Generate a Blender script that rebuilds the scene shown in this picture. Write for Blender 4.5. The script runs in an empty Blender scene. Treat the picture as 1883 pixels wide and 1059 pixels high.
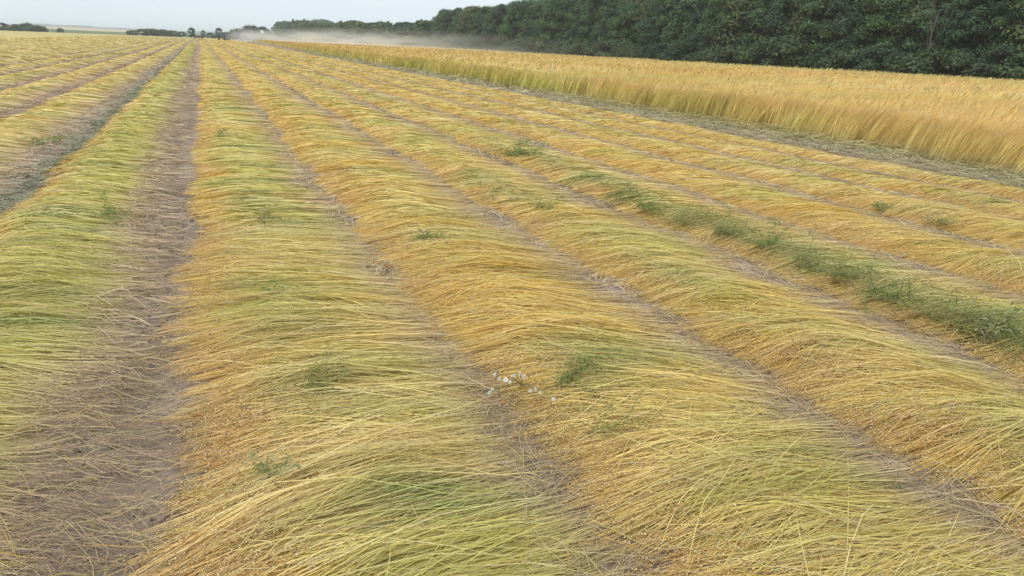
import bpy, math, random
import numpy as np
from mathutils import Matrix, Vector
R = math.radians
sc = bpy.context.scene
rng = np.random.default_rng(11)
random.seed(7)

# ------------------------------------------------------------------ camera
PW, PH = 1883.0, 1059.0
FPX = 28.0 / 36.0 * PW
VPX, VPY, TILT, EYE = 368.0, 62.0, 0.037, 1.84
def cray(x, y): return np.array([(x - PW/2)/FPX, -(y - PH/2)/FPX, -1.0])
_Y = cray(VPX, VPY); _Y /= np.linalg.norm(_Y)
_Z = np.cross(cray(VPX + 1000, VPY + 1000*TILT), _Y); _Z /= np.linalg.norm(_Z)
CM = np.array([np.cross(_Y, _Z), _Y, _Z])          # camera axes -> world axes
cam_d = bpy.data.cameras.new('camera'); cam = bpy.data.objects.new('camera', cam_d)
sc.collection.objects.link(cam)
mw = Matrix([[*CM[0], 0], [*CM[1], 0], [*CM[2], EYE], [0, 0, 0, 1]])
cam.matrix_world = mw
cam_d.lens = 28.0; cam_d.sensor_width = 36.0; cam_d.sensor_fit = 'HORIZONTAL'
cam_d.clip_start = 0.05; cam_d.clip_end = 20000
sc.camera = cam
def ground_pt(x, y, z=0.0):
    v = CM @ cray(x, y); t = (z - EYE)/v[2]
    return Vector((v[0]*t, v[1]*t, z))
def col_at(x, Y, y=70):                             # world X seen in picture column x at world depth Y
    v = CM @ cray(x, y); return v[0]/v[1]*Y
def in_view(X, Y, Z=0.0, mx=230, my=330):
    P = np.stack([X, Y, np.zeros_like(X) + Z - EYE], -1)
    c = P @ CM                                      # world -> camera
    w = -c[:, 2]; ok = w > 0.2; w = np.where(ok, w, 1)
    px = c[:, 0]/w*FPX + PW/2; py = -c[:, 1]/w*FPX + PH/2
    return ok & (px > -mx) & (px < PW + mx) & (py < PH + my)

# ------------------------------------------------------------------ sky, sun, exposure
SUN_EL, SUN_AZ = R(50), R(235)                      # azimuth clockwise from +Y
w = bpy.data.worlds.new('World'); sc.world = w; w.use_nodes = True
nt = w.node_tree; nt.nodes.clear()
o_ = nt.nodes.new('ShaderNodeOutputWorld'); bg = nt.nodes.new('ShaderNodeBackground')
sky = nt.nodes.new('ShaderNodeTexSky'); sky.sky_type = 'NISHITA'; sky.sun_disc = False
sky.sun_elevation = SUN_EL; sky.sun_rotation = SUN_AZ
sky.air_density = 1.0; sky.dust_density = 3.0; sky.ozone_density = 1.0
tc = nt.nodes.new('ShaderNodeTexCoord'); mp = nt.nodes.new('ShaderNodeMapping'); mp.inputs['Scale'].default_value = (1.2, 1.2, 5.0)
cn = nt.nodes.new('ShaderNodeTexNoise'); cn.inputs['Scale'].default_value = 2.6; cn.inputs['Detail'].default_value = 6
cr = nt.nodes.new('ShaderNodeValToRGB')
cr.color_ramp.elements[0].position = 0.35; cr.color_ramp.elements[0].color = (6.45, 7.3, 8.0, 1)
cr.color_ramp.elements[1].position = 0.68; cr.color_ramp.elements[1].color = (7.1, 7.75, 8.25, 1)
mx_ = nt.nodes.new('ShaderNodeMix'); mx_.data_type = 'RGBA'; mx_.inputs[0].default_value = 0.88
nt.links.new(tc.outputs['Generated'], mp.inputs[0]); nt.links.new(mp.outputs[0], cn.inputs['Vector'])
nt.links.new(cn.outputs[0], cr.inputs[0]); nt.links.new(sky.outputs[0], mx_.inputs[6]); nt.links.new(cr.outputs[0], mx_.inputs[7])
nt.links.new(mx_.outputs[2], bg.inputs[0]); bg.inputs[1].default_value = 0.1
nt.links.new(bg.outputs[0], o_.inputs[0])
sd = bpy.data.lights.new('sun', 'SUN'); sd.energy = 1.5; sd.angle = R(14); sd.color = (1.0, 0.95, 0.88)
so = bpy.data.objects.new('sun', sd); sc.collection.objects.link(so)
sv = Vector((math.sin(SUN_AZ)*math.cos(SUN_EL), math.cos(SUN_AZ)*math.cos(SUN_EL), math.sin(SUN_EL)))
so.rotation_euler = (-sv).to_track_quat('-Z', 'Y').to_euler()
sc.view_settings.view_transform = 'Standard'; sc.view_settings.look = 'None'
sc.view_settings.exposure = 0.4; sc.view_settings.gamma = 1.0; sc.view_settings.use_curve_mapping = False
sc.render.engine = 'CYCLES'
cy = sc.cycles
cy.max_bounces = 8; cy.diffuse_bounces = 7; cy.glossy_bounces = 2; cy.transmission_bounces = 3
cy.transparent_max_bounces = 8; cy.volume_bounces = 2; cy.volume_step_rate = 1.0; cy.volume_max_steps = 64
cy.use_denoising = True; cy.caustics_reflective = False; cy.caustics_refractive = False

# ------------------------------------------------------------------ helpers
col = sc.collection
TAB = rng.random(65536)
def n1(x, seed=0):
    x = np.asarray(x, float); i = np.floor(x).astype(np.int64); f = x - i; f = f*f*(3 - 2*f)
    a = TAB[(i*7919 + seed*104729) & 65535]; b = TAB[((i + 1)*7919 + seed*104729) & 65535]
    return (a*(1 - f) + b*f)*2 - 1
def n2(x, y, seed=0):
    x = np.asarray(x, float); y = np.asarray(y, float)
    i = np.floor(x).astype(np.int64); j = np.floor(y).astype(np.int64); f = x - i; g = y - j
    f = f*f*(3 - 2*f); g = g*g*(3 - 2*g)
    h = lambda a, b: TAB[((a*7919) ^ (b*31337 + seed*104729)) & 65535]
    return ((h(i, j)*(1 - f) + h(i + 1, j)*f)*(1 - g) + (h(i, j + 1)*(1 - f) + h(i + 1, j + 1)*f)*g)*2 - 1
def fbm2(x, y, seed=0, oct=4):
    s = 0; a = 0.5
    for k in range(oct): s = s + a*n2(x*2**k, y*2**k, seed + k); a *= 0.5
    return s
def sst(a, b, x):
    t = np.clip((x - a)/(b - a), 0, 1); return t*t*(3 - 2*t)

def mesh_np(name, V, F, cols=None, smooth=True):
    """V (n,3), F (m,k) one polygon size; cols (n,3) point colours"""
    me = bpy.data.meshes.new(name)
    V = np.ascontiguousarray(V, np.float32); F = np.ascontiguousarray(F, np.int32)
    m, k = F.shape
    me.vertices.add(len(V)); me.vertices.foreach_set('co', V.ravel())
    me.loops.add(m*k); me.loops.foreach_set('vertex_index', F.ravel())
    me.polygons.add(m); me.polygons.foreach_set('loop_start', np.arange(0, m*k, k, dtype=np.int32))
    try: me.polygons.foreach_set('loop_total', np.full(m, k, np.int32))
    except Exception: pass
    me.polygons.foreach_set('use_smooth', np.full(m, smooth, bool))
    if cols is not None:
        at = me.attributes.new('Col', 'FLOAT_COLOR', 'POINT')
        c4 = np.ones((len(V), 4), np.float32); c4[:, :3] = cols
        at.data.foreach_set('color', c4.ravel())
    me.update(calc_edges=True); me.validate()
    return me
def link(name, me, mat=None, parent=None, kind=None):
    o = bpy.data.objects.new(name, me); col.objects.link(o)
    if mat is not None and len(me.materials) == 0: me.materials.append(mat)
    if parent is not None: o.parent = parent
    if kind: o['kind'] = kind
    return o
def empty(name, loc=(0, 0, 0), rz=0.0):
    o = bpy.data.objects.new(name, None); col.objects.link(o); o.location = loc; o.rotation_euler.z = rz
    o.empty_display_size = 0.1
    return o
def tag(o, label, cat=None, group=None, kind=None):
    o['label'] = label
    if cat: o['category'] = cat
    if group: o['group'] = group
    if kind: o['kind'] = kind
    return o
def strand_frames(P):
    T = np.gradient(P, axis=1); T /= np.linalg.norm(T, axis=2, keepdims=True) + 1e-9
    S = np.cross(T, np.array([0, 0, 1.0])); S /= np.linalg.norm(S, axis=2, keepdims=True) + 1e-6
    return T, S, np.cross(S, T)
def tubes(P, r, C, taper=0.55):
    """three-sided tubes along polylines P (n,k,3)"""
    n, k, _ = P.shape; T, S, U = strand_frames(P)
    rr = (np.asarray(r).reshape(-1, 1)*np.linspace(taper, 1, k)[None, :])[..., None]
    ring = [P + rr*(math.cos(a)*S + math.sin(a)*U) for a in (R(90), R(210), R(330))]
    V = np.stack(ring, 2).reshape(-1, 3)
    b = (np.arange(n)[:, None]*k + np.arange(k - 1)[None, :]).ravel()*3
    F = np.concatenate([np.stack([b + i, b + (i + 1) % 3, b + 3 + (i + 1) % 3, b + 3 + i], 1) for i in range(3)])
    return V, F, np.repeat(C.reshape(-1, 3), 3, 0)
def ribbons(P, wd, C, roll):
    n, k, _ = P.shape; T, S, U = strand_frames(P)
    s = np.cos(roll)[:, None, None]*S + np.sin(roll)[:, None, None]*U
    ww = np.asarray(wd).reshape(-1, 1, 1)*0.5*(np.interp(np.linspace(0, 1, k), [0, .2, .85, 1], [.45, 1, 1, .5]))[None, :, None]
    V = np.stack([P - s*ww, P + s*ww], 2).reshape(-1, 3)
    b = (np.arange(n)[:, None]*k + np.arange(k - 1)[None, :]).ravel()*2
    F = np.stack([b, b + 1, b + 3, b + 2], 1)
    return V, F, np.repeat(C.reshape(-1, 3), 2, 0)
def join(parts):
    V, F, C, o = [], [], [], 0
    for v, f, c in parts:
        V.append(v); F.append(f + o); C.append(c); o += len(v)
    return np.concatenate(V), np.concatenate(F), np.concatenate(C)
ICO_V = np.array([(0, 0, 1), (.894, 0, .447), (.276, .851, .447), (-.724, .526, .447), (-.724, -.526, .447), (.276, -.851, .447),
                  (.724, .526, -.447), (-.276, .851, -.447), (-.894, 0, -.447), (-.276, -.851, -.447), (.724, -.526, -.447), (0, 0, -1)])
ICO_F = np.array([(0, 1, 2), (0, 2, 3), (0, 3, 4), (0, 4, 5), (0, 5, 1), (1, 6, 2), (2, 7, 3), (3, 8, 4), (4, 9, 5), (5, 10, 1),
                  (6, 7, 2), (7, 8, 3), (8, 9, 4), (9, 10, 5), (10, 6, 1), (11, 7, 6), (11, 8, 7), (11, 9, 8), (11, 10, 9), (11, 6, 10)])
OCT_V = np.array([(1, 0, 0), (-1, 0, 0), (0, 1, 0), (0, -1, 0), (0, 0, 1.15), (0, 0, -1)], float)
OCT_F = np.array([(0, 2, 4), (2, 1, 4), (1, 3, 4), (3, 0, 4), (2, 0, 5), (1, 2, 5), (3, 1, 5), (0, 3, 5)])
def blobs(P, r, C, BV, BF, jag=0.0):
    n, m = len(P), len(BV)
    V = P[:, None, :] + BV[None]*np.asarray(r).reshape(n, 1, -1)
    if jag: V = V + (rng.random((n, m, 3)) - .5)*jag*np.asarray(r).reshape(n, 1, -1).mean(2, keepdims=True)
    F = (np.arange(n)[:, None, None]*m + BF[None]).reshape(-1, 3)
    return V.reshape(-1, 3), F, np.repeat(C, m, 0)

# ------------------------------------------------------------------ materials
def mat_new(name):
    m = bpy.data.materials.new(name); m.use_nodes = True; t = m.node_tree; t.nodes.clear()
    out = t.nodes.new('ShaderNodeOutputMaterial'); p = t.nodes.new('ShaderNodeBsdfPrincipled')
    t.links.new(p.outputs[0], out.inputs[0]); return m, t, p, out
def attr_mat(name, rough=.55, spec=.3, trans=0.0, noise=None, bump=None):
    m, t, p, out = mat_new(name)
    a = t.nodes.new('ShaderNodeAttribute'); a.attribute_name = 'Col'; c = a.outputs['Color']
    if noise:                                         # (scale xyz, low, high) colour mottling
        g = t.nodes.new('ShaderNodeTexCoord'); mpn = t.nodes.new('ShaderNodeMapping'); mpn.inputs['Scale'].default_value = noise[0]
        nz = t.nodes.new('ShaderNodeTexNoise'); nz.inputs['Scale'].default_value = 1; nz.inputs['Detail'].default_value = 5; nz.inputs['Roughness'].default_value = .65
        mr = t.nodes.new('ShaderNodeMapRange'); mr.inputs[1].default_value = .3; mr.inputs[2].default_value = .7
        mr.inputs[3].default_value = noise[1]; mr.inputs[4].default_value = noise[2]
        mu = t.nodes.new('ShaderNodeVectorMath'); mu.operation = 'SCALE'
        t.links.new(g.outputs['Object'], mpn.inputs[0]); t.links.new(mpn.outputs[0], nz.inputs['Vector'])
        t.links.new(nz.outputs[0], mr.inputs[0]); t.links.new(c, mu.inputs[0]); t.links.new(mr.outputs[0], mu.inputs['Scale']); c = mu.outputs[0]
        if bump:
            b = t.nodes.new('ShaderNodeBump'); b.inputs['Strength'].default_value = bump[0]; b.inputs['Distance'].default_value = bump[1]
            t.links.new(nz.outputs[0], b.inputs['Height']); t.links.new(b.outputs[0], p.inputs['Normal'])
    t.links.new(c, p.inputs['Base Color'])
    p.inputs['Roughness'].default_value = rough; p.inputs['Specular IOR Level'].default_value = spec
    if trans:
        tr = t.nodes.new('ShaderNodeBsdfTranslucent'); ms = t.nodes.new('ShaderNodeMixShader'); ms.inputs[0].default_value = trans
        t.links.new(c, tr.inputs[0]); t.links.new(p.outputs[0], ms.inputs[1]); t.links.new(tr.outputs[0], ms.inputs[2]); t.links.new(ms.outputs[0], out.inputs[0])
    return m
def flat_mat(name, c, rough=.6, spec=.4, metal=0.0, var=.25, scale=6.0):
    m, t, p, out = mat_new(name)
    g = t.nodes.new('ShaderNodeTexCoord'); nz = t.nodes.new('ShaderNodeTexNoise'); nz.inputs['Scale'].default_value = scale; nz.inputs['Detail'].default_value = 5
    r = t.nodes.new('ShaderNodeValToRGB')
    r.color_ramp.elements[0].position = .3; r.color_ramp.elements[0].color = (*[v*(1 - var) for v in c], 1)
    r.color_ramp.elements[1].position = .7; r.color_ramp.elements[1].color = (*[min(1, v*(1 + var)) for v in c], 1)
    t.links.new(g.outputs['Object'], nz.inputs['Vector']); t.links.new(nz.outputs[0], r.inputs[0]); t.links.new(r.outputs[0], p.inputs['Base Color'])
    p.inputs['Roughness'].default_value = rough; p.inputs['Specular IOR Level'].default_value = spec; p.inputs['Metallic'].default_value = metal
    return m
M_STALK = attr_mat('flax_stalk', .5, .35, .08)
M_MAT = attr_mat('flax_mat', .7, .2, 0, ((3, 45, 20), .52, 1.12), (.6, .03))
M_SEED = attr_mat('flax_capsule', .5, .3)
M_SOIL = attr_mat('soil', .95, .12, 0, ((38, 38, 38), .72, 1.22), (.7, .012))
M_CROP = attr_mat('standing_flax', .6, .25, .15)
M_CANOPY = attr_mat('flax_canopy', .8, .15, 0, ((5, 5, 5), .75, 1.2), (.8, .05))
M_LEAF = attr_mat('tree_leaf', .55, .3, .28)
M_WEED = attr_mat('weed_leaf', .5, .35, .25)
M_BARK = flat_mat('bark', (.11, .095, .075), .9, .15, 0, .4, 9)
M_DEADBARK = flat_mat('dead_bark', (.12, .11, .095), .9, .15, 0, .3, 9)
M_FAR = attr_mat('far_field', .9, .1, 0, ((.02, .05, .05), .8, 1.15))

# ------------------------------------------------------------------ the ground: one sheet, fine near the camera
def spread(lo, hi, f0, f1, step, growth=1.16, cap=400):
    a = list(np.arange(f0, f1 + 1e-6, step)); s = step
    while a[-1] < hi: s = min(s*growth, cap); a.append(a[-1] + s)
    s = step; b = []; x = f0
    while x > lo: s = min(s*growth, cap); x -= s; b.append(x)
    return np.array(b[::-1] + a)
gx = spread(-6000, 6000, -1.6, 2.9, .042); gy = spread(-30, 7000, 1.6, 6.2, .042)
GX, GY = np.meshgrid(gx, gy)
def ground_z(X, Y):
    X = np.asarray(X, float); Y = np.asarray(Y, float)
    d = np.hypot(X, Y); near = 1 - sst(9, 22, d)
    z = near*(.035*fbm2(X*4, Y*4, 3, 4) + .034*np.abs(fbm2(X*11, Y*9, 9, 4)) + .012*fbm2(X*34, Y*20, 15, 2) - .015)
    rut = np.exp(-((X + .42 + .05*n1(Y*.4, 5))/.16)**2)
    z = z - .03*rut*near
    far = sst(400, 900, Y); z = z - 4.5*far*(1 - sst(900, 1500, Y)) 
    return z - .004
GZ = ground_z(GX, GY)
b = (.5 + .5*fbm2(GX*3, GY*1.1, 21, 4)*1.6)[..., None].clip(0, 1)
gc = np.array([.215, .158, .110])*(1 - b) + np.array([.37, .288, .222])*b
field = sst(410, 440, GY)[..., None]; patch = (.5 + .5*fbm2(GX/160, GY/60, 31, 3)*1.5)[..., None].clip(0, 1)
gc = gc*(1 - field) + field*(np.array([.10, .14, .05])*(1 - patch) + np.array([.20, .20, .075])*patch)
ny, nx = GX.shape
idx = np.arange(ny*nx).reshape(ny, nx)
F = np.stack([idx[:-1, :-1], idx[:-1, 1:], idx[1:, 1:], idx[1:, :-1]], -1).reshape(-1, 4)
ground = link('ground', mesh_np('ground', np.stack([GX, GY, GZ], -1).reshape(-1, 3), F, gc.reshape(-1, 3)), M_SOIL)
tag(ground, 'bare grey-brown soil of the field between the flax swaths', 'soil', kind='structure')

# clods along the bare strip and in the near gaps
n = 2400
cx = np.concatenate([rng.normal(-.48, .2, n*2//3), rng.uniform(-1.2, 3.2, n//3)]); cyy = 1.9 + 9*rng.random(n)**1.5
cr_ = .003 + .017*rng.random(n)**5
cc = np.array([.30, .228, .172])*(0.8 + .4*rng.random((n, 1)))
V, F, C = blobs(np.stack([cx, cyy, ground_z(cx, cyy) + cr_*.3], 1), np.stack([cr_*1.2, cr_*1.2, cr_*.55], 1), cc, ICO_V, ICO_F, .9)
tag(link('soil_clod', mesh_np('soil_clod', V, F, C), M_SOIL, ground, 'stuff'), 'crumbly grey-brown soil clods lying on the bare strip')

# ------------------------------------------------------------------ the flax swaths
HEAD = np.array([.70, .440, .160]); GOLD = np.array([.76, .530, .125]); LIME = np.array([.60, .545, .160])
GREEN = np.array([.30, .335, .110]); STRAW = np.array([.79, .665, .330]); ROOT = np.array([.56, .420, .275]); BROWN = np.array([.22, .150, .095])
HEADY = np.array([.75, .520, .140])
class Swath: pass
def swath(i, xl, xr, green, rootw, gold=.5, thick=.17, seed=0):
    s = Swath(); s.i, s.xl, s.xr, s.green, s.rootw, s.gold, s.th, s.seed = i, xl, xr, green, rootw, gold, thick, seed + 50*i + 1000
    return s
SW = []
R_EDGES = [(-.22, 1.26), (1.32, 2.90), (2.98, 4.46), (4.52, 6.02), (6.08, 7.60), (7.66, 9.16), (9.22, 10.38), (10.42, 11.6)]
R_GREEN = [.62, .20, .36, .40, .15, .28, .22, .22]
for k, (a, c) in enumerate(R_EDGES): SW.append(swath(k, a, c, R_GREEN[k], .17, [.5, .75, .6, .45, .8, .6, .6, .7][k], [.072, .098, .09, .09, .08, .08, .075, .075][k]))
L_GREEN = [1.25, .30, .25, .5, .3, .4]
for k in range(17):
    xr = (-.68 if k == 0 else -.82) - 1.62*k; SW.append(swath(20 + k, xr - (1.28 if k == 0 else 1.50), xr, L_GREEN[k % 6] if k < 6 else .35, [.17, .34, .45, .45, .4][k] if k < 5 else .3, .45, .12))
def eL(s, y): return s.xl + .055*n1(y/.32, s.seed) + .09*n1(y/1.3, s.seed + 1)
def eR(s, y): return s.xr + .08 + .09*n1(y/.25, s.seed + 2) + .15*n1(y/1.1, s.seed + 3)
def prof(u): return sst(-.06, .26, u)*(1 - .86*sst(.40, .92, u))
def thick(s, y): return s.th*(1 + (.34*n1(y/.5, s.seed + 4) + .26*n1(y/1.9, s.seed + 5))/(1 + np.maximum(y - 5, 0)/6))
def zsurf(s, x, y):
    u = (x - eL(s, y))/(eR(s, y) - eL(s, y))
    return thick(s, y)*prof(u)*(1 + .30*n2(x/.35, y/.16, s.seed + 6)/(1 + np.maximum(y - 5, 0)/6)) 
WEED_Z = [(3, 3.2, 10.5, 4.5, 5.35, .9), (0, 3.7, 4.3, .12, .7, .6), (0, 4.6, 5.2, .1, .8, .6), (1, 3.75, 4.4, 1.75, 2.5, .6), (0, 8.6, 10, .05, .8, .7), (2, 8.5, 11, 3.0, 3.8, .7), (3, 9.5, 13, 4.6, 5.4, .7)]
def flax_col(s, x, y, t, r, lockr, pr=.5):
    """own colour of flax: orange-gold capsule end, yellow-green stem, tan root; ripeness changes along the swath"""
    g = s.green + .62*n2(x/1.1, y/.8, s.seed + 7) + .42*n2(x/.6, y/.2, s.seed + 8) + .35*(lockr - .5)
    g = np.clip(g, 0, 1)[..., None]
    dk = np.clip(n2(x/.7, y/.3, s.seed + 9) - .12, 0, 1)[..., None]*1.3*sst(.35, .6, g)
    w_ = 0
    for (k, a, b_, xa, xb, amt) in WEED_Z:
        if k == s.i:
            w_ = w_ + amt*sst(a - .15, a + .25, y)*(1 - sst(b_ - .3, b_ + .2, y))*sst(xa - .1, xa + .15, x)*(1 - sst(xb - .2, xb + .2, x))
    dk = np.clip(dk + np.asarray(w_)[..., None]*np.ones_like(dk), 0, .95)*(.35 + .75*((np.asarray(pr)*7.31) % 1.0))[..., None]
    gg = np.clip(s.gold + .3*n1(y/.7, s.seed + 10), 0, 1)[..., None]
    stem = (STRAW*(1 - gg) + GOLD*gg)*(1 - g) + LIME*g
    stem = stem*(1 - dk) + GREEN*dk
    t = t[..., None]
    hv = np.clip(.45 + .6*n2(x/.25, y/.18, s.seed + 13) + .4*n1(y/.8, s.seed + 14), 0, 1)[..., None]
    hd = HEAD*(1 - hv) + HEADY*hv; e1 = .26 + .12*n1(y/.3, s.seed + 15)[..., None]
    c = hd*(1 - sst(e1 - .24, e1 + .04, t)) + stem*sst(e1 - .24, e1 + .04, t)
    k = sst(1 - s.rootw*1.3, 1 - s.rootw*.25, t)
    c = c*(1 - k) + ROOT*k
    r = np.asarray(r)[..., None]; pr = np.asarray(pr)[..., None]
    c = c + (STRAW*1.05 - c)*.6*(pr > .80) + (BROWN*1.7 - c)*.55*(pr < .07)
    pale = np.clip((r - .78)*4, 0, 1)*.55; c = c*(1 - pale) + STRAW*pale
    c = c*(.68 + .54*r)
    return c
def make_strands(s, n, y0, y1, k, lockw, wav=1.0):
    y = rng.uniform(y0, y1, n)
    lk = np.floor(y/lockw).astype(np.int64); yi = y/lockw - lk - .5
    h = lambda q: TAB[(lk*6151 + (s.seed + q)*7907) & 65535]
    l, r = eL(s, y), eR(s, y)
    hx = l + (r - l)*(.30*rng.random(n)**1.6) - .06*(h(1) - .5) + rng.normal(0, .028, n)
    tx = r - (r - l)*.30*rng.random(n)**1.3 + .16*(h(2) - .5) + rng.normal(0, .03, n)
    sh = rng.random(n) < .18                           # broken, shorter stalks
    tx = np.where(sh, hx + (tx - hx)*(.4 + .5*rng.random(n)), tx)
    bw = max(.15, lockw*3.2); off = np.where(rng.random(n) < .5, .5, 0); bi = np.floor(y/bw + off).astype(np.int64); set_ = (off*2).astype(np.int64)
    hb = lambda q: TAB[(bi*3571 + (s.seed + q + 40*set_)*5381) & 65535]
    mem = (rng.random(n) < .62)*(hb(0) > .25)*min(1, wav*1.2)    # bundles of stalks lying across one another
    yb = (bi + .5 - off)*bw
    hx = hx + mem*.34*(hb(1) - .45); tx = tx + mem*.30*(hb(2) - .5)
    pr = rng.random(n); cross = (rng.random(n) < .17)*wav
    t = np.linspace(0, 1, k)[None, :]
    x = hx[:, None] + (tx - hx)[:, None]*t
    skew = (.40*n1(y/.8, s.seed + 11) + .26*(h(3) - .5))*wav + .10*(rng.random(n) - .5) + mem*.55*(hb(3) - .5) + cross*rng.normal(0, .42, n)
    bend = .10*(h(4) - .5)*wav + .06*(rng.random(n) - .5)
    fan = (.55 + 1.1*h(5))[:, None]*np.abs(t - h(6)[:, None])*1.4 + .35
    Y = y[:, None] + skew[:, None]*(t - .45) + bend[:, None]*np.sin(np.pi*t*(1 + h(7)[:, None])) + yi[:, None]*lockw*(fan - 1)
    Y = Y + (mem*(yb - y)*.55)[:, None]*np.sin(np.pi*np.clip(t*(.7 + .6*hb(4)[:, None]), 0, 1)) + .012*np.sin(t*9 + 6.3*rng.random((n, 1)))*rng.random((n, 1))
    q = 1 - .5*rng.random(n)**1.6 + .24*wav*(h(8) - .5)
    Z = zsurf(s, x, Y)*q[:, None] + (.034*wav*(h(9) - .42))[:, None]*np.sin(np.pi*t) + .006 + .014*rng.random((n, 1))*np.sin(t*7 + 6.3*rng.random((n, 1)))
    Z = Z + (mem*.05*hb(5)**2 + cross*.02)[:, None]*np.sin(np.pi*t**(.6 + .8*hb(6)[:, None]))
    Z = np.maximum(Z, .006)
    P = np.stack([x, Y, Z], -1)
    C = flax_col(s, x, Y, (x - l[:, None])/(r - l)[:, None], np.clip(.5*rng.random((n, 1)) + .32*h(10)[:, None] + .2*rng.random((n, 1)), 0, 1)*np.ones_like(t), (h(11) + .9*mem*(hb(7) - .5) + rng.normal(0, .45, n))[:, None], pr[:, None]*np.ones_like(t))
    keep = in_view(P[:, k//2, 0], P[:, k//2, 1]) | in_view(P[:, 0, 0], P[:, 0, 1])
    return P[keep], C[keep]
BANDS = [(1.2, 4.0, 2000, 6, .034, 'rib', .0029), (4.0, 8, 1750, 4, .045, 'rib', .0036), (8, 18, 620, 4, .07, 'rib', .0076),
         (18, 48, 140, 3, .14, 'rib', .020), (48, 130, 32, 3, .3, 'rib', .055), (130, 330, 7, 3, 1.2, 'rib', .2)]
ORD = ['first', 'second', 'third', 'fourth', 'fifth', 'sixth', 'seventh', 'eighth', 'ninth', 'tenth', 'eleventh', 'twelfth', 'thirteenth', 'fourteenth', 'fifteenth', 'sixteenth', 'seventeenth']
FAR_Y = 415.0
def mat_mesh(swl, ys, k, name):
    V, F, C, off = [], [], [], 0
    u = np.linspace(.07, .93, k)
    for s in swl:
        Y = np.repeat(ys[:, None], k, 1); l, r = eL(s, Y), eR(s, Y)
        X = l + (r - l)*u[None, :]
        lift = .55 + .40*sst(40, 130, Y)
        Z = np.maximum(zsurf(s, X, Y)*lift, -.02); Z[:, 0] = -.02; Z[:, -1] = -.02
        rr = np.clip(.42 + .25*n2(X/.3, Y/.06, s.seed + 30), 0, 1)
        V.append(np.stack([X, Y, Z], -1).reshape(-1, 3)); C.append(flax_col(s, X, Y, np.broadcast_to(u, X.shape), rr, .5 + .5*n1(Y/.1, s.seed + 31)).reshape(-1, 3))
        i = np.arange(len(ys)*k).reshape(len(ys), k) + off; off += len(ys)*k
        F.append(np.stack([i[:-1, :-1], i[:-1, 1:], i[1:, 1:], i[1:, :-1]], -1).reshape(-1, 4))
    return mesh_np(name, np.concatenate(V), np.concatenate(F), np.concatenate(C))
stalk_var = []
for v in range(18):                                    # shapes of the loose single stalks
    k = 11; t = np.linspace(0, 1, k); L = .22 + .45*random.random(); cv = random.uniform(-2.2, 2.2)
    a = cv*(t - .4)*random.random() + .35*math.sin(v)*np.sin(t*4 + v) + np.cumsum(np.where(rng.random(k) < .22, rng.normal(0, .55, k), 0))
    px = np.cumsum(np.cos(a))*L/k; py = np.cumsum(np.sin(a))*L/k; pz = .02 + random.uniform(0, .05)*np.sin(np.pi*t) + .012*np.sin(t*8 + v)
    P = np.stack([px - px.mean(), py - py.mean(), pz], -1)[None]
    c0 = [STRAW*random.uniform(.85, 1.1), STRAW*.95, LIME, GOLD*.9, ROOT*1.1, STRAW*.8][v % 6]
    V, F, C = tubes(P, [.0014 + .0007*random.random()], np.broadcast_to(c0, (1, k, 3)).copy())
    me = mesh_np('stalk', V, F, C); me.materials.append(M_STALK); stalk_var.append(me)
LOOSE = {0: 190, 1: 200, 2: 150, 3: 100, 20: 130, 4: 50, 21: 40}
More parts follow.
